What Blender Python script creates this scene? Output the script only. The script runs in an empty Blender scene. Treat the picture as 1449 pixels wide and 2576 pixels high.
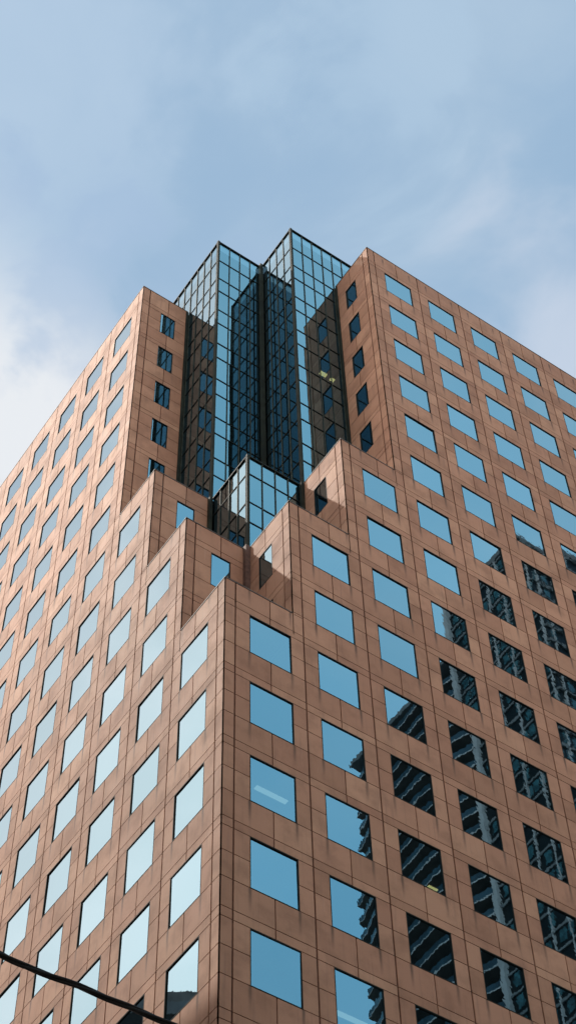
import bpy, math, random
from mathutils import Vector, Matrix
random.seed(7)
R = math.radians
S = bpy.context.scene
COL = S.collection
U = 3.0                      # facade module in metres
H = 1.2565                   # storey height in modules
Z0 = 53.39                   # height of window head of storey 0
WL, WR, WH = 0.357, 0.964, 0.724

# ------------------------------------------------------------------ camera
F = 4511.36
CP = Vector((-6.98558*U, -10.88592*U, -17.23043*U + Z0))
RM = [[0.82308163, -0.56760425, -0.01902739], [-0.46161662, -0.68815431, 0.55978008], [-0.33082734, -0.45196134, -0.82842273]]
cd = bpy.data.cameras.new('camera'); cam = bpy.data.objects.new('camera', cd); COL.objects.link(cam)
cd.sensor_fit = 'VERTICAL'; cd.sensor_height = 24.0; cd.sensor_width = 24.0*0.5615
cd.lens = F/2576*24.0; cd.clip_end = 6000; cd.clip_start = 0.1
m = Matrix([RM[0], RM[1], RM[2]]).transposed().to_4x4(); m.translation = CP
cam.matrix_world = m
S.camera = cam

def project(P):
    d = Vector(P) - CP
    x = d.dot(Vector(RM[0])); y = d.dot(Vector(RM[1])); z = -d.dot(Vector(RM[2]))
    return (724.5 + F*x/z, 1288 - F*y/z)

# ------------------------------------------------------------------ nodes
def mat(name):
    m = bpy.data.materials.new(name); m.use_nodes = True
    nt = m.node_tree; nt.nodes.clear()
    return m, nt
def N(nt, t, **k):
    n = nt.nodes.new(t)
    for a, b in k.items():
        if a.startswith('i_'):
            key = a[2:]
            key = int(key) if key.isdigit() else key.replace('_', ' ')
            n.inputs[key].default_value = b
        else: setattr(n, a, b)
    return n
def LK(nt, a, b): nt.links.new(a, b)
def mth(nt, op, a, b=None, c=None, clamp=False):
    n = nt.nodes.new('ShaderNodeMath'); n.operation = op; n.use_clamp = clamp
    for i, v in enumerate((a, b, c)):
        if v is None: continue
        if isinstance(v, (int, float)): n.inputs[i].default_value = v
        else: nt.links.new(v, n.inputs[i])
    return n.outputs[0]
def mixc(nt, f, a, b, mode='MIX'):
    n = nt.nodes.new('ShaderNodeMix'); n.data_type = 'RGBA'; n.blend_type = mode
    for i, v in ((0, f), (6, a), (7, b)):
        if isinstance(v, (int, float)): n.inputs[i].default_value = v
        elif isinstance(v, (tuple, list)): n.inputs[i].default_value = (*v, 1)
        else: nt.links.new(v, n.inputs[i])
    return n.outputs[2]
def smooth(nt, v, a, b):
    n = nt.nodes.new('ShaderNodeMapRange'); n.interpolation_type = 'SMOOTHSTEP'
    nt.links.new(v, n.inputs[0]); n.inputs[1].default_value = a; n.inputs[2].default_value = b
    return n.outputs[0]

def granite():
    m, nt = mat('polished_brown_granite')
    geo = N(nt, 'ShaderNodeNewGeometry')
    at = N(nt, 'ShaderNodeAttribute', attribute_name='panel')
    uv = N(nt, 'ShaderNodeUVMap', uv_map='module')
    sp = N(nt, 'ShaderNodeSeparateXYZ'); LK(nt, uv.outputs[0], sp.inputs[0])
    sn = N(nt, 'ShaderNodeTexNoise', i_Scale=38.0, i_Detail=3.0, i_Roughness=0.7); LK(nt, geo.outputs['Position'], sn.inputs['Vector'])
    ln = N(nt, 'ShaderNodeTexNoise', i_Scale=0.9, i_Detail=5.0, i_Roughness=0.6); LK(nt, geo.outputs['Position'], ln.inputs['Vector'])
    mp = N(nt, 'ShaderNodeMapping'); mp.inputs['Scale'].default_value = (7, 7, 0.35); LK(nt, geo.outputs['Position'], mp.inputs[0])
    st = N(nt, 'ShaderNodeTexNoise', i_Scale=1.0, i_Detail=4.0, i_Roughness=0.55); LK(nt, mp.outputs[0], st.inputs['Vector'])
    bn = N(nt, 'ShaderNodeTexNoise', i_Scale=0.11, i_Detail=2.0); LK(nt, geo.outputs['Position'], bn.inputs['Vector'])
    c = mixc(nt, at.outputs['Fac'], (0.400, 0.216, 0.136), (0.560, 0.326, 0.214))
    hue = mth(nt, 'FRACT', mth(nt, 'MULTIPLY', at.outputs['Fac'], 7.31))
    c = mixc(nt, mth(nt, 'MULTIPLY', hue, 0.35), c, (0.46, 0.225, 0.15))
    c = mixc(nt, mth(nt, 'MULTIPLY', smooth(nt, sn.outputs[0], 0.35, 0.68), 0.22), c, (0.20, 0.115, 0.085))
    c = mixc(nt, mth(nt, 'MULTIPLY', smooth(nt, ln.outputs[0], 0.42, 0.70), 0.42), c, (0.20, 0.105, 0.07))
    c = mixc(nt, mth(nt, 'MULTIPLY', smooth(nt, bn.outputs[0], 0.4, 0.7), 0.22), c, (0.27, 0.14, 0.09))
    c = mixc(nt, mth(nt, 'MULTIPLY', smooth(nt, st.outputs[0], 0.52, 0.78), 0.34), c, (0.20, 0.12, 0.09))
    # pale lime runs
    mp2 = N(nt, 'ShaderNodeMapping'); mp2.inputs['Scale'].default_value = (13, 13, 0.5); mp2.inputs['Location'].default_value = (3, 8, 1); LK(nt, geo.outputs['Position'], mp2.inputs[0])
    st2 = N(nt, 'ShaderNodeTexNoise', i_Scale=1.0, i_Detail=3.0); LK(nt, mp2.outputs[0], st2.inputs['Vector'])
    c = mixc(nt, mth(nt, 'MULTIPLY', smooth(nt, st2.outputs[0], 0.66, 0.80), 0.35), c, (0.58, 0.46, 0.38))
    # weather stain under both lower corners of every window
    u = mth(nt, 'FRACT', sp.outputs[0]); v = sp.outputs[1]
    wob = mth(nt, 'MULTIPLY', mth(nt, 'SUBTRACT', ln.outputs[0], 0.5), 0.03)
    def near(x0, w):
        d = mth(nt, 'ABSOLUTE', mth(nt, 'SUBTRACT', mth(nt, 'ADD', u, wob), x0))
        return mth(nt, 'SUBTRACT', 1.0, smooth(nt, d, 0.0, w))
    k = mth(nt, 'MAXIMUM', near(WL, 0.034), near(WR, 0.034))
    vf = mth(nt, 'FRACT', mth(nt, 'DIVIDE', v, H))          # 0 at head line, grows upward
    top = (H - WH)/H
    fade = mth(nt, 'MULTIPLY', smooth(nt, vf, 0.10, top), mth(nt, 'LESS_THAN', vf, top))
    k = mth(nt, 'MULTIPLY', mth(nt, 'MULTIPLY', k, fade), mth(nt, 'MULTIPLY_ADD', st.outputs[0], 1.3, 0.15), clamp=True)
    c = mixc(nt, k, c, (0.10, 0.062, 0.045))
    b = N(nt, 'ShaderNodeBump', i_Strength=0.25, i_Distance=0.003); LK(nt, sn.outputs[0], b.inputs['Height'])
    p = N(nt, 'ShaderNodeBsdfPrincipled'); LK(nt, c, p.inputs['Base Color']); LK(nt, b.outputs[0], p.inputs['Normal'])
    LK(nt, mth(nt, 'MULTIPLY_ADD', ln.outputs[0], 0.2, 0.58), p.inputs['Roughness'])
    p.inputs['Specular IOR Level'].default_value = 0.20
    o = N(nt, 'ShaderNodeOutputMaterial'); LK(nt, p.outputs[0], o.inputs[0])
    return m

def plain(name, col, rough=0.6, metal=0.0, var=0.25, scale=2.0, spec=0.4):
    m, nt = mat(name)
    g = N(nt, 'ShaderNodeNewGeometry')
    n = N(nt, 'ShaderNodeTexNoise', i_Scale=scale, i_Detail=5.0); LK(nt, g.outputs['Position'], n.inputs['Vector'])
    c = mixc(nt, smooth(nt, n.outputs[0], 0.3, 0.7), tuple(x*(1-var) for x in col), tuple(min(1, x*(1+var)) for x in col))
    p = N(nt, 'ShaderNodeBsdfPrincipled'); LK(nt, c, p.inputs['Base Color'])
    p.inputs['Roughness'].default_value = rough; p.inputs['Metallic'].default_value = metal
    p.inputs['Specular IOR Level'].default_value = spec
    o = N(nt, 'ShaderNodeOutputMaterial'); LK(nt, p.outputs[0], o.inputs[0])
    return m

def mirror_glass(name, tint, wav=0.0022, see=0.10, tall=False):
    m, nt = mat(name)
    g = N(nt, 'ShaderNodeNewGeometry'); oi = N(nt, 'ShaderNodeObjectInfo')
    off = N(nt, 'ShaderNodeCombineXYZ'); LK(nt, mth(nt, 'MULTIPLY', oi.outputs['Random'], 37.0), off.inputs[0])
    ad = N(nt, 'ShaderNodeVectorMath'); ad.operation = 'ADD'; LK(nt, g.outputs['Position'], ad.inputs[0]); LK(nt, off.outputs[0], ad.inputs[1])
    n1 = N(nt, 'ShaderNodeTexNoise', i_Scale=1.5, i_Detail=3.0, i_Roughness=0.5); LK(nt, ad.outputs[0], n1.inputs['Vector'])
    b = N(nt, 'ShaderNodeBump', i_Strength=1.0, i_Distance=wav); LK(nt, n1.outputs[0], b.inputs['Height'])
    n2 = N(nt, 'ShaderNodeTexNoise', i_Scale=0.5, i_Detail=3.0); LK(nt, ad.outputs[0], n2.inputs['Vector'])
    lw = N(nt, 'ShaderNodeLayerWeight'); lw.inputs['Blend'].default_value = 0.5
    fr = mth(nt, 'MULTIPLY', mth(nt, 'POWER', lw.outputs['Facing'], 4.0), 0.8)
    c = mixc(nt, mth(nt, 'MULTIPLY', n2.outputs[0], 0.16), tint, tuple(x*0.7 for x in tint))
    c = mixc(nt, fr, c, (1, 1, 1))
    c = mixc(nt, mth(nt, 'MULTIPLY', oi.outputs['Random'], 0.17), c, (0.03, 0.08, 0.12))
    gl = N(nt, 'ShaderNodeBsdfGlossy'); gl.inputs['Roughness'].default_value = 0.0; LK(nt, c, gl.inputs['Color']); LK(nt, b.outputs[0], gl.inputs['Normal'])
    tr = N(nt, 'ShaderNodeBsdfTransparent'); tr.inputs[0].default_value = (0.10, 0.15, 0.16, 1)
    df = N(nt, 'ShaderNodeBsdfDiffuse'); df.inputs[0].default_value = (0.002, 0.004, 0.005, 1)
    a1 = N(nt, 'ShaderNodeAddShader'); LK(nt, gl.outputs[0], a1.inputs[0]); LK(nt, tr.outputs[0], a1.inputs[1])
    a2 = N(nt, 'ShaderNodeAddShader'); LK(nt, a1.outputs[0], a2.inputs[0]); LK(nt, df.outputs[0], a2.inputs[1])
    o = N(nt, 'ShaderNodeOutputMaterial'); LK(nt, a2.outputs[0], o.inputs[0])
    return m
def lamp_mat(name, col, s):
    m, nt = mat(name); e = N(nt, 'ShaderNodeEmission'); e.inputs[0].default_value = (*col, 1); e.inputs[1].default_value = s
    o = N(nt, 'ShaderNodeOutputMaterial'); LK(nt, e.outputs[0], o.inputs[0]); return m

M = dict(
    granite=granite(),
    joint=plain('dark_mastic_joint', (0.075, 0.030, 0.018), 0.9, 0, 0.3, 8),
    stone_post=plain('dark_brown_stone', (0.11, 0.06, 0.045), 0.7, 0, 0.3, 5),
    frame=plain('dark_green_window_metal', (0.012, 0.016, 0.013), 0.6, 0.0, 0.3, 3, 0.12),
    mull=plain('olive_grey_mullion', (0.040, 0.052, 0.044), 0.6, 0.0, 0.35, 2, 0.12),
    post=plain('dark_olive_corner_metal', (0.020, 0.024, 0.017), 0.6, 0.0, 0.35, 1.5, 0.12),
    coping=plain('weathered_coping', (0.10, 0.075, 0.065), 0.6, 0, 0.4, 3),
    roof=plain('roof_gravel', (0.22, 0.20, 0.18), 0.95, 0, 0.3, 6),
    dark=plain('dark_interior', (0.008, 0.009, 0.010), 0.9),
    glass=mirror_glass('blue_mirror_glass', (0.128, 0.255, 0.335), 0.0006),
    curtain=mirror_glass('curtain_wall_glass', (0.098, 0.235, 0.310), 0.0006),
    lamp=lamp_mat('fluorescent_tube', (1.0, 0.97, 0.80), 0.95),
    lampw=lamp_mat('warm_lamp', (1.0, 0.70, 0.26), 3.0),
    rubber=plain('black_cable_rubber', (0.008, 0.008, 0.008), 0.65, 0, 0.3, 40, 0.25),
    conc=plain('pale_concrete', (0.33, 0.335, 0.35), 0.8, 0, 0.12, 0.4),
    concd=plain('grey_concrete', (0.12, 0.13, 0.14), 0.8, 0, 0.2, 0.4),
    cglass=plain('dark_condo_glass', (0.004, 0.007, 0.009), 0.3, 0, 0.3, 0.3, 0.12),
    bglass=plain('blue_balustrade_glass', (0.018, 0.045, 0.065), 0.25, 0, 0.35, 0.5, 0.3),
    tglass=plain('teal_panel_glass', (0.025, 0.085, 0.105), 0.2, 0, 0.6, 0.8, 0.6),
    asphalt=plain('asphalt', (0.05, 0.05, 0.052), 0.9, 0, 0.3, 3),
    pave=plain('pavement_concrete', (0.30, 0.29, 0.27), 0.9, 0, 0.2, 1),
    ground=plain('city_ground', (0.24, 0.23, 0.21), 0.95, 0, 0.3, 0.2),
    white=plain('white_road_paint', (0.7, 0.7, 0.68), 0.7, 0, 0.1, 3),
    bronze=plain('bronze_cladding', (0.10, 0.09, 0.085), 0.6, 0, 0.3, 0.5),
)

# ------------------------------------------------------------------ mesh builder
class MB:
    def __init__(s): s.v = []; s.f = []; s.m = []; s.uv = []; s.p = []; s.ms = []
    def mi(s, mat):
        if mat not in s.ms: s.ms.append(mat)
        return s.ms.index(mat)
    def face(s, pts, mat, uv=None, pv=0.5):
        b = len(s.v); s.v += [tuple(q) for q in pts]; s.f.append(tuple(range(b, b+len(pts)))); s.m.append(s.mi(mat))
        s.uv += uv or [(0, 0)]*len(pts); s.p += [pv]*len(pts)
    def box(s, lo, hi, mat, pv=0.5, T=None, uvf=None, skip=()):
        x0, y0, z0 = lo; x1, y1, z1 = hi
        c = [(x0,y0,z0),(x1,y0,z0),(x1,y1,z0),(x0,y1,z0),(x0,y0,z1),(x1,y0,z1),(x1,y1,z1),(x0,y1,z1)]
        uvs = [uvf(q) for q in c] if uvf else [(0, 0)]*8
        if T: c = [T(q) for q in c]
        for i, f in enumerate(((0,1,5,4),(1,2,6,5),(2,3,7,6),(3,0,4,7),(4,5,6,7),(3,2,1,0))):
            if i in skip: continue
            s.face([c[k] for k in f], mat, [uvs[k] for k in f], pv)
    def build(s, name, parent=None, smooth=False):
        me = bpy.data.meshes.new(name); me.from_pydata(s.v, [], s.f)
        for mm in s.ms: me.materials.append(mm)
        me.polygons.foreach_set('material_index', s.m)
        ul = me.uv_layers.new(name='module'); ul.data.foreach_set('uv', [k for q in s.uv for k in q])
        at = me.attributes.new('panel', 'FLOAT', 'POINT'); at.data.foreach_set('value', s.p)
        if smooth: me.polygons.foreach_set('use_smooth', [True]*len(s.f))
        me.update()
        o = bpy.data.objects.new(name, me); COL.objects.link(o)
        if parent: o.parent = parent
        return o
def empty(name, loc=(0, 0, 0)):
    o = bpy.data.objects.new(name, None); COL.objects.link(o); o.location = loc; o.empty_display_size = 1; return o
def tag(o, label, cat, group=None, kind=None):
    o['label'] = label; o['category'] = cat
    if group: o['group'] = group
    if kind: o['kind'] = kind
    return o

TOWER = empty('office_tower', (0, 0, 0))
tag(TOWER, 'stepped brown granite office tower with a glazed crown and mirrored square windows', 'office tower')

# facade frames: (origin module coords, along, outward normal)
def frame(o, a, n):
    o = Vector(o); a = Vector(a); n = Vector(n)
    def T(q):                # q = (along, outward, z) in modules
        p = (o + a*q[0] + n*q[1])*U
        return (p.x, p.y, q[2]*U + Z0)
    return T
G1, G2 = 0.0070, 0.0105      # half widths of thin and broad joints
DJ = 0.012                   # joint depth

def panel(mb, T, a0, a1, z0, z1, ja, jb, f, uvk):
    if z1 - z0 < 0.03 or a1 - a0 < 0.03: return
    pv = random.random()
    uvf = (lambda q: (q[0], q[2])) if uvk else (lambda q: (0.66, 0.9*H))
    g = G1
    mb.box((a0+ja, -DJ, z0+g*0.8), (a1-jb, 0.0, z1-g*0.8), M['granite'], pv, T, uvf, skip=(0,))
def backing(mb, T, a0, a1, z0, z1):
    if z1 - z0 < 0.005 or a1 - a0 < 0.005: return
    mb.face([T((a0, -DJ, z0)), T((a1, -DJ, z0)), T((a1, -DJ, z1)), T((a0, -DJ, z1))], M['joint'])

def levels(zb, zt):          # horizontal joint heights between zb and zt
    out = []
    for f in range(-16, 13):
        h = f*H
        out += [(h-WH, 'P2', f), (h-0.362, 'P1', f), (h, 'T', f), (h+0.130, 'S', f)]
    return out

def strip_cells(zb, zt, topf):
    """yield (z0,z1,kind,f): kind of band"""
    cells = []
    for f in range(-16, topf+1):
        h = f*H
        cells += [(h-WH, h-0.362, 'P', f), (h-0.362, h, 'P', f), (h, h+0.130, 'B', f)]
        if f < topf: cells.append((h+0.130, h+H-WH, 'B', f))
        else: cells.append((h+0.130, zt, 'B', f))
    r = []
    for a, b, k, f in cells:
        a2, b2 = max(a, zb), min(b, zt)
        if b2 - a2 > 0.02: r.append((a2, b2, k, f))
    return r

windows = []                 # (T, along origin left, right, head z, facade)
ZB = -14.6                   # underside of the granite (a granite base continues below)
TOPS = [(0.49, 0), (3.0, 2), (5.51, 4)] + [(13.2, 10)]*20
def main_facade(mb, T, ncol, side):
    # corner strips and left half piers of every block
    for k in range(ncol):
        zt, tf = TOPS[k]
        prev_t = ZB if k == 0 else (TOPS[k-1][0] if TOPS[k-1][0] < zt else None)
        # window zone and neighbouring strips of this column
        for z0, z1, kind, f in strip_cells(ZB, zt, tf):
            if kind == 'P':
                panel(mb, T, k+0.155, k+WL, z0, z1, G2, 0, f, True)
                backing(mb, T, k+0.150, k+WL, z0, z1)
            else:
                panel(mb, T, k+0.155, k+0.66, z0, z1, G2, G1, f, True)
                panel(mb, T, k+0.66, k+1.0 if zt < (TOPS[k+1][0]) and False else k+1.155, z0, z1, G1, G2, f, True) if not (k+1 <= 3 and z1 > zt) else None
                backing(mb, T, k+0.150, k+1.150, z0, z1)
            if kind == 'P':
                panel(mb, T, k+WR, k+1.155, z0, z1, 0, G2, f, True)
                backing(mb, T, k+WR, k+1.150, z0, z1)
        # corner strip above the lower neighbour
        if prev_t is not None:
            for z0, z1, kind, f in strip_cells(prev_t if k else ZB, zt, tf):
                panel(mb, T, k, k+0.155, z0, z1, 0, G2, f, True)
                backing(mb, T, k, k+0.150, z0, z1)
        for f in range(tf, -13, -1):
            windows.append((T, k+WL, k+WR, f*H, side, 'main'))

Tr = frame((0, 0, 0), (1, 0, 0), (0, -1, 0))
Tl = frame((0, 0, 0), (0, 1, 0), (-1, 0, 0))
mbR = MB(); main_facade(mbR, Tr, 12, 'R'); mbL = MB(); main_facade(mbL, Tl, 12, 'L')
END = 12.15
for mb, T in ((mbR, Tr), (mbL, Tl)):
    mb.face([T((0, -DJ, -17.8)), T((END, -DJ, -17.8)), T((END, -DJ, ZB)), T((0, -DJ, ZB))], M['granite'], None, 0.4)
wr = mbR.build('granite_wall', TOWER); wl = mbL.build('granite_wall', TOWER)

# setback walls (three on each side)
SW0, SW1 = 0.413, 0.722
def side_wall(b, zt, tf, zb, side):
    T = frame((0, b, 0), (1, 0, 0), (0, -1, 0)) if side == 'R' else frame((b, 0, 0), (0, 1, 0), (-1, 0, 0))
    mb = MB(); e = 0.998 if b == 1 else 0.945
    for z0, z1, kind, f in strip_cells(zb, zt, tf):
        panel(mb, T, 0, 0.155, z0, z1, 0, G2, f, False); backing(mb, T, 0, 0.150, z0, z1)
        if kind == 'P' and (f*H - WH) > zb - 0.2:
            panel(mb, T, 0.155, SW0, z0, z1, G2, 0, f, False); backing(mb, T, 0.15, SW0, z0, z1)
            panel(mb, T, SW1, e, z0, z1, 0, 0, f, False); backing(mb, T, SW1, e, z0, z1)
        else:
            panel(mb, T, 0.155, 0.567, z0, z1, G2, G1, f, False)
            panel(mb, T, 0.567, e, z0, z1, G1, 0, f, False); backing(mb, T, 0.15, e, z0, z1)
    for f in range(tf, -3, -1):
        if f*H - WH > zb - 0.2: windows.append((T, SW0, SW1, f*H, side, 'side'))
    return mb.build('setback_wall', TOWER)
ROOFZ = {1: 0.12, 2: 2.62, 3: 5.12}
for b, zt, tf in ((1, 3.0, 2), (2, 5.51, 4), (3, 13.2, 10)):
    for s in 'RL': side_wall(b, zt, tf, ROOFZ[b]-0.05, s)

# parapet backs, roofs and copings
mb = MB()
def bx(mb, x0, y0, z0, x1, y1, z1, m): mb.box((x0*U, y0*U, z0*U+Z0), (x1*U, y1*U, z1*U+Z0), m)
for (x0, y0, x1, y1, z) in ((0.012,0.012,1,1,ROOFZ[1]), (0.012,1.012,1,2,ROOFZ[2]), (1.012,0.012,2,1,ROOFZ[2]), (0.012,2.012,1,3,ROOFZ[3]), (2.012,0.012,3,1,ROOFZ[3]),
                            (0.012,3.012,1.0,END,12.9), (3.012,0.012,END,1.0,12.9), (1.05,2.05,END,END,14.35), (2.05,1.05,END,2.05,14.35)):
    mb = MB(); mb.face([(x*U, y*U, z*U+Z0) for x, y in ((x0,y0),(x1,y0),(x1,y1),(x0,y1))], M['roof']); mb.build('roof', TOWER)
# each parapet is one L of stone with one L of metal coping, on the outer edges of its block
cw, cp, ch = 0.10, 0.006, 0.016   # coping width, overhang, height
def ell(name, P, z0, z1, m):      # closed prism over polygon P (module coords)
    mb = MB(); n = len(P)
    for i in range(n):
        a, b = P[i], P[(i+1) % n]
        mb.face([(a[0]*U,a[1]*U,z0*U+Z0), (b[0]*U,b[1]*U,z0*U+Z0), (b[0]*U,b[1]*U,z1*U+Z0), (a[0]*U,a[1]*U,z1*U+Z0)], m)
    mb.face([(x*U, y*U, z1*U+Z0) for x, y in P], m); mb.face([(x*U, y*U, z0*U+Z0) for x, y in P[::-1]], m)
    mb.build(name, TOWER)
def L(x, y, ax, ay, w, o): return [(x-o, y-o), (ax, y-o), (ax, y+w), (x+w, y+w), (x+w, ay), (x-o, ay)]
def swap(P): return [(b, a) for a, b in P][::-1]
ell('coping', L(0, 0, 1-cp-0.002, 1-cp-0.002, cw, cp), 0.49, 0.49+ch, M['coping'])
ell('parapet', L(0, 0, 0.98, 0.98, cw-0.01, -0.012), 0.1, 0.488, M['stone_post'])
for b, bz, rz in ((1, 3.0, 2.6), (2, 5.51, 5.1)):
    for f in (lambda P: P, swap):
        ell('coping', f(L(0, b, 0.998, b+1-cp-0.002, cw, cp)), bz, bz+ch, M['coping'])
        ell('parapet', f(L(0, b, 0.94, b+0.98, cw-0.01, -0.012)), rz, bz-0.002, M['stone_post'])
for f in (lambda P: P, swap):
    ell('coping', f(L(0, 3, 0.998, END, cw, cp)), 13.2, 13.2+ch, M['coping'])
    ell('parapet', f(L(0, 3, 0.94, END, cw-0.01, -0.012)), 12.85, 13.198, M['stone_post'])
# brown column in the inner corner under the glazed box
mb = MB(); bx(mb, 0.925, 0.925, 0.1, 0.999, 0.999, 3.03, M['stone_post']); mb.build('corner_column', TOWER)

# ------------------------------------------------------------------ glazed crown
def bay(T, a0, a1, zb, zt, name_post=True):
    """curtain wall from a0 to a1 along T; returns pane object with sub parts"""
    g = MB(); step = (1.0)/4.27
    x = a0 + 0.038; xs = [x]
    while x + step < a1 - 0.02: x += step; xs.append(x)
    xs.append(a1)
    zs = [zb]
    for f in range(-2, 12):
        for z in (f*H-0.745, f*H):
            if zb + 0.1 < z < zt - 0.1: zs.append(z)
    zs.append(zt - 0.02); zs.sort()
    for i in range(len(xs)-1):
        for j in range(len(zs)-1):
            # every pane is set very slightly out of true
            t1, t2 = random.gauss(0, 0.0004), random.gauss(0, 0.0004)
            g.face([T((xs[i], -0.018-t1, zs[j])), T((xs[i+1], -0.018+t1, zs[j])), T((xs[i+1], -0.018+t1+t2, zs[j+1])), T((xs[i], -0.018-t1+t2, zs[j+1]))], M['curtain'])
    pane = g.build('glazed_bay', TOWER)
    w = MB()
    for x in xs[1:-1]: w.box((x-0.0072, -0.016, zb), (x+0.0072, -0.004, zt-0.02), M['mull'], 0.5, T)
    for z in zs[1:-1]: w.box((a0+0.03, -0.016, z-0.0062), (a1, -0.007, z+0.0062), M['frame'], 0.5, T)
    w.build('mullion_grid', pane)
    c = MB(); c.box((a0-0.003, -0.06, zt-0.024), (a1, 0.006, zt), M['frame'], 0.5, T); c.build('coping', pane)
    return pane
def corner(x, y, zb, zt, parent, w=0.032, m='post'):
    c = MB()
    bx(c, x-0.012, y-0.012, zb, x+w, y+w, zt+0.004, M[m])
    # shallow ribs on the post
    for d in (0.004, 0.022):
        bx(c, x-0.0165, y+d, zb, x-0.012, y+d+0.008, zt-0.01, M[m]); bx(c, x+d, y-0.0165, zb, x+d+0.008, y-0.012, zt-0.01, M[m])
    c.build('corner_post', parent)
EX = 7.0
TE = 14.6
b1 = bay(frame((0,2,0),(1,0,0),(0,-1,0)), 1, 1.965, 5.3, TE)
b2 = bay(frame((1,0,0),(0,1,0),(-1,0,0)), 2, EX, 4.9, TE)
b3 = bay(frame((0,1,0),(1,0,0),(0,-1,0)), 2, EX, 4.9, TE)
b4 = bay(frame((2,0,0),(0,1,0),(-1,0,0)), 1, 1.965, 5.3, TE)
corner(1, 2, 4.9, TE, b1); corner(2, 1, 4.9, TE, b3)
c = MB(); bx(c, 1.935, 1.935, 5.3, 1.999, 1.999, TE, M['post']); c.build('corner_post', b1)
b5 = bay(frame((0,1,0),(1,0,0),(0,-1,0)), 1, 1.95, 2.95, 5.5)
b6 = bay(frame((1,0,0),(0,1,0),(-1,0,0)), 1, 1.95, 2.5, 5.5)
corner(1, 1, 2.95, 5.5, b5, 0.034)
for (x0, y0, x1, y1, z0, z1) in ((0.945,1.94,0.999,1.999,2.5,5.5), (1.94,0.945,1.999,0.999,2.5,5.5), (0.945,2.985,1.0,3.05,5.0,13.15), (2.985,0.945,3.05,1.0,5.0,13.15)):
    c = MB(); bx(c, x0, y0, z0, x1, y1, z1, M['post']); c.build('corner_post', b6 if z1 < 6 else (b2 if y0 > 2 else b3))
# slab edge roofs of the low glazed box
mb = MB(); mb.face([(x*U, y*U, 5.46*U+Z0) for x, y in ((1.03,1.03),(2.02,1.03),(2.02,2.02),(1.03,2.02))], M['roof']); mb.build('roof', TOWER)
# dark floors and core behind the glass
mb = MB()
def rect(x0, y0, x1, y1, z, m): mb.face([(x*U, y*U, z*U+Z0) for x, y in ((x0,y0),(x1,y0),(x1,y1),(x0,y1))], m)
bx(mb, 2.2, 2.2, -17.6, END-0.5, END-0.5, 12.8, M['dark'])
bx(mb, 2.6, 2.6, 12.8, END-0.5, END-0.5, 14.3, M['dark'])
bx(mb, 1.6, 1.6, -17.6, 2.19, 2.19, 5.3, M['dark'])
for f in range(-13, 11):
    z = f*H + 0.09
    if z < 13:
        a = 0.06 if z < 0.2 else (1.06 if z < 5.3 else 3.06)
        if z < 0.2: rect(0.06, 0.06, END, END, z, M['dark'])
        elif z < 2.9: rect(1.06, 0.06, END, END, z, M['dark']); rect(0.06, 1.06, 1.06, END, z, M['dark'])
        elif z < 5.3: rect(1.06, 1.06, END, END, z, M['dark']); rect(2.06, 0.06, END, 1.06, z, M['dark']); rect(0.06, 2.06, 1.06, END, z, M['dark'])
        else: rect(2.08, 1.08, END, END, z, M['dark']); rect(1.08, 2.08, 2.08, END, z, M['dark']); rect(3.06, 0.06, END, 1.08, z, M['dark']); rect(0.06, 3.06, 1.08, END, z, M['dark'])
# far faces of the building
mb.face([(END*U, 0, 0), (END*U, END*U, 0), (END*U, END*U, 13.2*U+Z0), (END*U, 0, 13.2*U+Z0)], M['granite'])
mb.face([(0, END*U, 0), (END*U, END*U, 0), (END*U, END*U, 13.2*U+Z0), (0, END*U, 13.2*U+Z0)], M['granite'])
mb.build('rear_wall', TOWER)

# ceiling lamps seen through the glass
def lampbox(lo, hi, m, label):
    c = MB(); c.box([lo[0]*U, lo[1]*U, lo[2]*U+Z0], [hi[0]*U, hi[1]*U, hi[2]*U+Z0], M[m]); o = c.build('ceiling_light', TOWER); o['label'] = label
lampbox((0.715, 0.39, -2.445), (1.134, 0.45, -2.43), 'lamp', 'long white ceiling light behind a corner window')
lampbox((1.80, 0.58, -4.955), (2.20, 0.64, -4.94), 'lamp', 'long white ceiling light behind a lower window')
lampbox((2.727, 1.26, 10.11), (2.86, 1.33, 10.13), 'lampw', 'yellow ceiling light inside the glazed crown')
lampbox((2.95, 1.27, 10.11), (3.03, 1.33, 10.13), 'lampw', 'short yellow ceiling light inside the glazed crown')
lampbox((3.25, 0.58, -2.445), (3.38, 0.64, -2.43), 'lampw', 'small yellow ceiling light behind a window')

# ------------------------------------------------------------------ windows
def window_meshes(w):
    fr = MB(); t = 0.0095*U; d0, d1 = -0.002*U, 0.022*U     # local: x along, y inward, z up
    W = w*U; Hh = WH*U
    fr.box((-W/2, d0, 0), (-W/2+t, d1, Hh), M['frame']); fr.box((W/2-t, d0, 0), (W/2, d1, Hh), M['frame'])
    fr.box((-W/2+t, d0, 0), (W/2-t, d1, t), M['frame']); fr.box((-W/2+t, d0, Hh-t*1.3), (W/2-t, d1, Hh), M['frame'])
    gl = MB(); y = 0.011*U
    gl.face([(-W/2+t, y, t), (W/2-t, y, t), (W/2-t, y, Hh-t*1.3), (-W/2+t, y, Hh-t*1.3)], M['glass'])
    return fr, gl
protos = {}
for key, w in (('main', WR-WL), ('side', SW1-SW0)):
    fr, gl = window_meshes(w)
    f = fr.build('window', TOWER); g = gl.build('pane', f)
    protos[key] = [f, g, False]
def place(o, g, win, tilt=True):
    T, a0, a1, h, side, kind = win
    p = T(((a0+a1)/2, 0, h-WH)); o.location = p
    o.rotation_euler = (0, 0, 0 if side == 'R' else R(-90))
    if tilt:
        g.rotation_euler = (random.gauss(0, R(0.16)), 0, random.gauss(0, R(0.18)))
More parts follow.
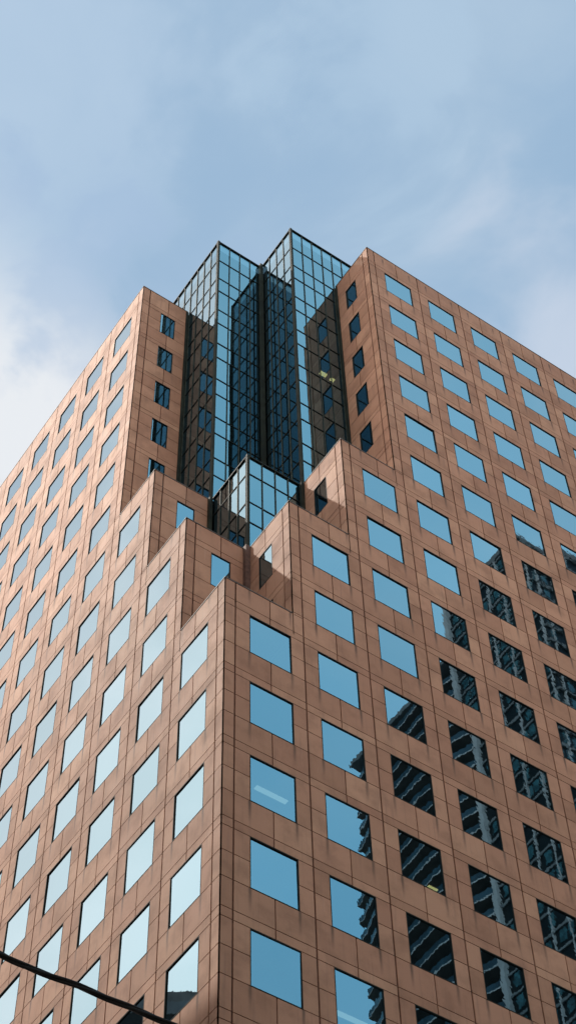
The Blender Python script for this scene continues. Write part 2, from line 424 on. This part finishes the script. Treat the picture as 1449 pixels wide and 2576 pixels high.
def score(win):
    T, a0, a1, h, side, kind = win
    q = [project(T(v)) for v in ((a0,0,h),(a1,0,h),(a1,0,h-WH),(a0,0,h-WH))]
    xs = [min(max(a[0], 0), 1449) for a in q]; ys = [min(max(a[1], 0), 2576) for a in q]
    ar = abs(sum(xs[i]*ys[(i+1)%4]-xs[(i+1)%4]*ys[i] for i in range(4)))/2
    return ar
sc = sorted(windows, key=score, reverse=True)
seen = [w for w in sc if score(w) > 30]
print('windows in frame', len(seen), 'of', len(windows))
LIT = {(0, -2): 'window with a white ceiling light behind it'}
n = 0; rest = []
keep = [w for w in seen if w[5] == 'side' and w[3] > 0.5]
keep = keep + [w for w in seen if w not in keep]
for w in sorted(keep[:100], key=lambda w: (w[4], w[1], w[3])):
    pf, pg, used = protos[w[5]]
    if not used: f, g = pf, pg; protos[w[5]][2] = True
    else:
        f = pf.copy(); COL.objects.link(f); f.parent = TOWER
        g = pg.copy(); COL.objects.link(g); g.parent = f
    place(f, g, w)
rest = keep[100:] + [w for w in windows if w not in keep]
mf = MB()
for w in rest:
    T, a0, a1, h, side, kind = w
    t = 0.0095
    for (x0, x1, z0, z1) in ((a0, a0+t, h-WH, h), (a1-t, a1, h-WH, h), (a0+t, a1-t, h-WH, h-WH+t), (a0+t, a1-t, h-t*1.3, h)):
        mf.box((x0, -0.022, z0), (x1, 0.002, z1), M['frame'], 0.5, T)
    e1, e2 = random.gauss(0, 0.0006), random.gauss(0, 0.0006)
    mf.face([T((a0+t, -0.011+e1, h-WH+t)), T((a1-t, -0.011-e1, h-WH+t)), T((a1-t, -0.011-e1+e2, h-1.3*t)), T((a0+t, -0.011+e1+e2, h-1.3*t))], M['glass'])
o = mf.build('window', TOWER); o['kind'] = 'stuff'

# ------------------------------------------------------------------ overhead cable
pts = [(-16.762,-23.087,11.015), (-16.605,-23.114,10.971), (-16.397,-23.169,10.928), (-16.165,-23.241,10.884), (-15.927,-23.304,10.821), (-15.722,-23.368,10.77), (-15.488,-23.437,10.702)]
A, B = Vector(pts[0]), Vector(pts[-1]); d = (B-A)/(B-A).length; L = (B-A).length
def cpos(s):                # s metres from A, gentle sag and hand-made wander
    if 0 <= s <= L:
        k = s/L*(len(pts)-1); i = min(int(k), len(pts)-2); f = k-i
        a = Vector(pts[i]); b = Vector(pts[i+1]); return a.lerp(b, f)
    return A + d*s + Vector((0, 0, 0.004*(s*(s-L))))
path = [cpos(-14 + i*0.03) for i in range(int((28+L)/0.03))]
sm = path[:]
for _ in range(12): sm = [sm[0]] + [(sm[i-1]+sm[i]*2+sm[i+1])/4 for i in range(1, len(sm)-1)] + [sm[-1]]
def tube(mb, P, rad, m, seg=8):
    up = Vector((0, 0, 1)); base = len(mb.v)
    for i, p in enumerate(P):
        t = (P[min(i+1, len(P)-1)] - P[max(i-1, 0)]).normalized(); n1 = t.cross(up).normalized(); n2 = n1.cross(t)
        for j in range(seg):
            a = 2*math.pi*j/seg; mb.v.append(tuple(p + n1*rad*math.cos(a) + n2*rad*math.sin(a))); mb.p.append(0.5)
    k = mb.mi(m)
    for i in range(len(P)-1):
        for j in range(seg):
            a = base+i*seg+j; b = base+i*seg+(j+1)%seg
            mb.f.append((a, b, b+seg, a+seg)); mb.m.append(k); mb.uv += [(0, 0)]*4
cable = MB()
n1 = d.cross(Vector((0,0,1))).normalized(); n2 = n1.cross(d)
for ph in (0, 2.1, 4.2):
    P = [p + (n1*math.cos(i*0.16+ph) + n2*math.sin(i*0.16+ph))*0.0125 for i, p in enumerate(sm)]
    tube(cable, P, 0.0142, M['rubber'])
o = cable.build('overhead_cable', None, True)
tag(o, 'black twisted overhead cable crossing the lower left corner', 'cable')

# ------------------------------------------------------------------ towers seen in the mirrored windows
def real(x, y): return (x*U, -y*U)       # their place on the near side of the street
T1 = empty('condominium_tower', (32.94*U, -34.3*U, 0))
tag(T1, 'dark high-rise with curved balconies reflected in the right windows', 'apartment tower')
fh = 1.15*U
XW = 32.94*U
ztop = 52.5*U + Z0
y0b, y1b = -39.0*U, -29.6*U
mb = MB(); ox, oy = T1.location.x, T1.location.y
mb.box((XW+2.0-ox, y0b+0.6-oy, 0), (XW+30-ox, y1b-oy, ztop), M['cglass'])
k = int(ztop/fh)
for i in range(k):             # recessed window walls: pale jambs and teal panes
    z = ztop - i*fh
    for j in range(9):
        yy = y0b + 1.2 + j*3.1 + (i % 2)*0.3
        mb.box((XW+1.9-ox, yy-oy, z-fh+0.35), (XW+1.98-ox, yy+0.9-oy, z-0.3), M['tglass' if (i*5+j*3) % 4 == 0 else 'cglass'])
mb.build('wall', T1)
def balc(y):                   # plan of the curved balcony edge
    t = (y-y0b)/(y1b-y0b)
    return XW - 0.2 - 0.7*math.sin(t*math.pi*2.0)**2 - 1.6*math.sin(t*math.pi)
ys = [y0b - 0.9 + i*(y1b-y0b+0.9)/40 for i in range(41)]
sl = MB(); bl = MB()
for i in range(40):
    a, b = ys[i], ys[i+1]; xa, xb = balc(a), balc(b)
    def q(x, y, z): return (x-ox, y-oy, z)
    sl.face([q(xa,a,-0.24), q(xb,b,-0.24), q(xb,b,0), q(xa,a,0)], M['conc'])
    sl.face([q(xa,a,-0.24), q(XW+2.5,a,-0.24), q(XW+2.5,b,-0.24), q(xb,b,-0.24)], M['bronze'])
    sl.face([q(xa,a,0), q(XW+2.5,a,0), q(XW+2.5,b,0), q(xb,b,0)], M['concd'])
    bl.face([q(xa+0.12,a,0.06), q(xb+0.12,b,0.06), q(xb+0.12,b,1.15), q(xa+0.12,a,1.15)], M['bglass'])
a = ys[0]; sl.face([q(balc(a),a,-0.24), q(XW+2.5,a,-0.24), q(XW+2.5,a,0), q(balc(a),a,0)], M['conc'])
bl.face([q(balc(a)+0.12,a+0.05,0.06), q(XW+2.5,a+0.05,0.06), q(XW+2.5,a+0.05,1.15), q(balc(a)+0.12,a+0.05,1.15)], M['tglass'])
s0 = sl.build('balcony', T1); r0 = bl.build('balustrade', s0)
for i in range(1, min(k, 62)):
    if i == 1: s, r = s0, r0
    else:
        s = s0.copy(); COL.objects.link(s); s.parent = T1; r = r0.copy(); COL.objects.link(r); r.parent = s
    s.location = (0, 0, ztop - i*fh)
mb = MB(); mb.box((XW-1.2-ox, y0b-oy, ztop), (XW+30-ox, y1b-oy, ztop+0.9), M['concd']); mb.build('roof', T1)

T2 = empty('glass_tower', (36*U, -26.6*U, 0))
tag(T2, 'tallest dark glass tower with pale vertical piers reflected in the far right windows', 'tower')
ox, oy = T2.location.x, T2.location.y
zt2 = 56.4*U + Z0
ya, yb = -29.6*U, -23.95*U
mb = MB(); mb.box((XW-ox, ya-oy, 0), (XW+52-ox, yb-oy, zt2), M['cglass'])
mb.box((XW-0.35-ox, ya-oy, zt2), (XW+52-ox, yb+0.3-oy, zt2+1.1), M['concd'])
mb.build('wall', T2)
mb = MB()
mb.box((XW-0.7-ox, ya-0.3-oy, 0), (XW+0.2-ox, ya+0.5-oy, zt2), M['conc'])
for i in range(5):
    y = ya + 4.5 + i*3.0
    mb.box((XW-0.35-ox, y-oy, 0), (XW-0.02-ox, y+0.18-oy, zt2), M['conc'])
for i in range(16):
    x = XW + 1.0 + i*3.2
    mb.box((x-ox, yb+0.02-oy, 0), (x+0.2-ox, yb+0.3-oy, zt2-0.2), M['conc'])
mb.build('pier', T2)
mb = MB(); rnd = random.Random(3)
for i in range(int(zt2/3.3)):
    z = zt2 - i*3.3
    mb.box((XW-0.2-ox, ya-oy, z-0.75), (XW-0.01-ox, yb+0.01-oy, z-0.35), M['concd'])
    mb.box((XW-ox, yb+0.015-oy, z-0.75), (XW+52-ox, yb+0.3-oy, z-0.35), M['concd'])
    for j in range(11):
        y = ya + 1.3 + j*1.45
        if rnd.random() < 0.6: mb.box((XW-0.06-ox, y-oy, z-2.9), (XW-0.01-ox, y+1.1-oy, z-1.0), M['tglass'])
    for j in range(32):
        x = XW + 0.6 + j*1.6
        if rnd.random() < 0.5: mb.box((x-ox, yb+0.01-oy, z-2.9), (x+1.1-ox, yb+0.06-oy, z-1.0), M['tglass'])
    if i % 2 and i < 30:
        mb.box((XW+10-ox, yb+0.3-oy, z-0.75), (XW+24-ox, yb+2.0-oy, z-0.45), M['conc'])
mb.build('floor_band', T2)

# dark block reflected in the lowest left window
T3 = empty('reflected_block', (-28.95*U, 47.63*U, 0))
tag(T3, 'dark rooftop reflected in the lowest left window beside the corner', 'building')
T3.rotation_euler = (0, 0, math.atan2(0.72, 1.01))
mb = MB(); zt3 = 42.6*U + Z0
mb.box((0, 0, 0), (11.0, 4.0, zt3-4.2), M['dark']); mb.box((-0.15, -0.15, zt3-4.2), (11.2, 4.2, zt3-1.9), M['concd'])
mb.box((0, 0, zt3-1.9), (11.0, 4.0, zt3), M['bronze']); mb.build('wall', T3)

# low block along the side street; its roof shades the foot of the left facade
T4 = empty('street_block', (-9.2*U, 0, 0))
tag(T4, 'low grey block across the side street that shades the corner', 'building')
zt4 = 6.1*U + Z0
mb = MB(); mb.box((-3*U, -4*U, 0), (3*U, 7.2*U, zt4-1.5), M['concd']); mb.box((-3*U-0.1, -4*U-0.1, zt4-1.5), (3*U+0.1, 7.2*U+0.1, zt4), M['conc'])
mb.build('wall', T4)
mb = MB()
for k in range(18):
    for j in range(8):
        z = zt4 - 4.6 - k*3.4
        if z > 1: mb.box((3*U, -3.7*U + j*3.5, z), (3*U+0.05, -3.7*U + j*3.5 + 2.2, z+2.0), M['cglass'])
mb.build('window_band', T4)

# unseen blocks added behind the camera to cut sky light on the lower wall
for (x, y, hx, hy, hh, lab) in ((-30, -82, 26, 18, 50, 'low brown light-blocking block added out of view at the left'), (30, -80, 30, 16, 62, 'tall brown light-blocking block added out of view in the middle'), (88, -68, 22, 20, 52, 'square brown light-blocking block added out of view at the right')):
    e = empty('light_blocker', (x, y, 0)); tag(e, lab, 'building', 'unseen blocks added to darken the lower wall')
    mb = MB(); mb.box((-hx, -hy, 0), (hx, hy, hh), M['bronze']); mb.box((-hx-0.2, -hy-0.2, hh), (hx+0.2, hy+0.2, hh+0.9), M['concd']); mb.build('wall', e)
    mb = MB()
    for k in range(int(hh/3.6)-1):
        for j in range(int(hx*2/3.2)):
            mb.box((-hx+0.8+j*3.2, hy, 4+k*3.6), (-hx+2.8+j*3.2, hy+0.05, 6.1+k*3.6), M['cglass'])
    mb.build('window_band', e)
# ------------------------------------------------------------------ ground
def sheet(name, x0, y0, x1, y1, z, m, t=0.0):
    mb = MB()
    if t: mb.box((x0, y0, z-t), (x1, y1, z), M[m])
    else: mb.face([(x0,y0,z),(x1,y0,z),(x1,y1,z),(x0,y1,z)], M[m])
    o = mb.build(name); o['kind'] = 'structure'; return o
sheet('ground', -2500, -2500, 2500, 2500, -0.02, 'ground')
sheet('road', -600, -29, 600, -9, 0.0, 'asphalt')
sheet('road', -26, -8.99, -8, 600, 0.0, 'asphalt')
sheet('pavement', -7.9, -8.9, 45, 45, 0.13, 'pave', 0.13)
sheet('pavement', -60, -42, 60, -29.1, 0.13, 'pave', 0.13)
mb = MB()
for i in range(40): mb.face([(-100+i*6, -19.1, 0.004), (-97+i*6, -19.1, 0.004), (-97+i*6, -18.95, 0.004), (-100+i*6, -18.95, 0.004)], M['white'])
o = mb.build('lane_marking'); o['kind'] = 'structure'

# ------------------------------------------------------------------ sun and sky
sd = Vector((-1.0, 1.06, 1.95)).normalized()
ld = bpy.data.lights.new('sun', 'SUN'); ld.energy = 2.9; ld.angle = R(0.6); ld.color = (1.0, 0.93, 0.84)
sun = bpy.data.objects.new('sun', ld); COL.objects.link(sun); sun.rotation_euler = sd.to_track_quat('Z', 'Y').to_euler()
elev = math.asin(sd.z); az = math.atan2(sd.x, sd.y)
w = bpy.data.worlds.new('World'); S.world = w; w.use_nodes = True
nt = w.node_tree; nt.nodes.clear()
sky = N(nt, 'ShaderNodeTexSky', sky_type='NISHITA', sun_disc=False); sky.sun_elevation = elev; sky.sun_rotation = az
sky.air_density = 1.2; sky.dust_density = 2.0
tc = N(nt, 'ShaderNodeTexCoord'); gen = tc.outputs['Generated']
def dot(v):
    n = nt.nodes.new('ShaderNodeVectorMath'); n.operation = 'DOT_PRODUCT'; nt.links.new(gen, n.inputs[0])
    n.inputs[1].default_value = Vector(v).normalized(); return n.outputs['Value']
sp = N(nt, 'ShaderNodeSeparateXYZ'); LK(nt, gen, sp.inputs[0])
mp = N(nt, 'ShaderNodeMapping'); mp.inputs['Scale'].default_value = (1.0, 1.0, 1.6); mp.inputs['Location'].default_value = (0.3, 1.7, 0.4); LK(nt, gen, mp.inputs[0])
n1_ = N(nt, 'ShaderNodeTexNoise', i_Scale=4.2, i_Detail=5.0, i_Roughness=0.48, i_Distortion=0.5); LK(nt, mp.outputs[0], n1_.inputs['Vector'])
n2_ = N(nt, 'ShaderNodeTexNoise', i_Scale=10.0, i_Detail=6.0, i_Roughness=0.55, i_Distortion=0.4); LK(nt, mp.outputs[0], n2_.inputs['Vector'])
nz = mth(nt, 'MULTIPLY_ADD', n2_.outputs[0], 0.38, mth(nt, 'MULTIPLY', n1_.outputs[0], 0.62))
blue = (0.355, 0.525, 0.720); grey = (0.460, 0.615, 0.780)
cl = mixc(nt, smooth(nt, nz, 0.38, 0.62), blue, grey)
def blob(v, inner, outer, k, c, cl):
    dd = mth(nt, 'ADD', dot(v), mth(nt, 'MULTIPLY', mth(nt, 'SUBTRACT', nz, 0.5), 0.05))
    f = mth(nt, 'MULTIPLY', smooth(nt, dd, math.cos(R(outer)), math.cos(R(inner))), k)
    return mixc(nt, f, cl, c)
cl = blob((0.160, 0.535, 0.830), 2.0, 9.0, 1.0, (0.90, 0.93, 0.96), cl)
cl = blob((0.435, 0.255, 0.864), 1.0, 7.5, 0.75, (0.66, 0.74, 0.87), cl)
cl = blob((0.119, 0.37, 0.921), 1.0, 7.0, 0.60, (0.50, 0.655, 0.83), cl)
cl = blob((0.235, 0.29, 0.928), 0.5, 4.5, 0.45, (0.475, 0.645, 0.82), cl)
cl = blob((0.206, 0.392, 0.897), 0.5, 4.5, 0.40, (0.34, 0.50, 0.73), cl)
# unseen sky shaped for effect: brightened to light walls and glass, dimmed behind
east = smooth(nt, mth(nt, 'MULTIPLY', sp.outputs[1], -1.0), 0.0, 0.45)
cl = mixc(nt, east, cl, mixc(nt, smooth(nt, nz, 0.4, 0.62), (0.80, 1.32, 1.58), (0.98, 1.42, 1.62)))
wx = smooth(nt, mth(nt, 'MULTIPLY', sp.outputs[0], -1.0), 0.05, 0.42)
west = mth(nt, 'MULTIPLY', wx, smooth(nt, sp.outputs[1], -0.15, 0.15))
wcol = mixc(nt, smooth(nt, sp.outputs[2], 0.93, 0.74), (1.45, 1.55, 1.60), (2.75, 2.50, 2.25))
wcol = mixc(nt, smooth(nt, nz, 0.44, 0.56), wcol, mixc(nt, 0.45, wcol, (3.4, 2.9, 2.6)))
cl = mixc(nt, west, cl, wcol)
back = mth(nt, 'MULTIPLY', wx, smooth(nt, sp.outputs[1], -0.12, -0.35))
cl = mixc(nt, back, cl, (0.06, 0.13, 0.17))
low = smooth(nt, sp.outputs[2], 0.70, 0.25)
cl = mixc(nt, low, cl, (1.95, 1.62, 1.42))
bg1 = N(nt, 'ShaderNodeBackground'); LK(nt, sky.outputs[0], bg1.inputs[0]); bg1.inputs[1].default_value = 0.08
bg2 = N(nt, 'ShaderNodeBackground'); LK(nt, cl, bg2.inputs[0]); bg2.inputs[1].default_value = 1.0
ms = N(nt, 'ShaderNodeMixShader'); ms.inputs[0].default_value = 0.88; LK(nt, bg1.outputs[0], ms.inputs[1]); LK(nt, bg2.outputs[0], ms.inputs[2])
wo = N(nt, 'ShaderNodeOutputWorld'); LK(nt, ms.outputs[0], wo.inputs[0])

S.view_settings.view_transform = 'Standard'; S.view_settings.look = 'None'; S.view_settings.exposure = 0; S.view_settings.gamma = 1
S.render.engine = 'CYCLES'
S.cycles.max_bounces = 8; S.cycles.glossy_bounces = 5; S.cycles.transparent_max_bounces = 8; S.cycles.diffuse_bounces = 3
S.render.film_transparent = False
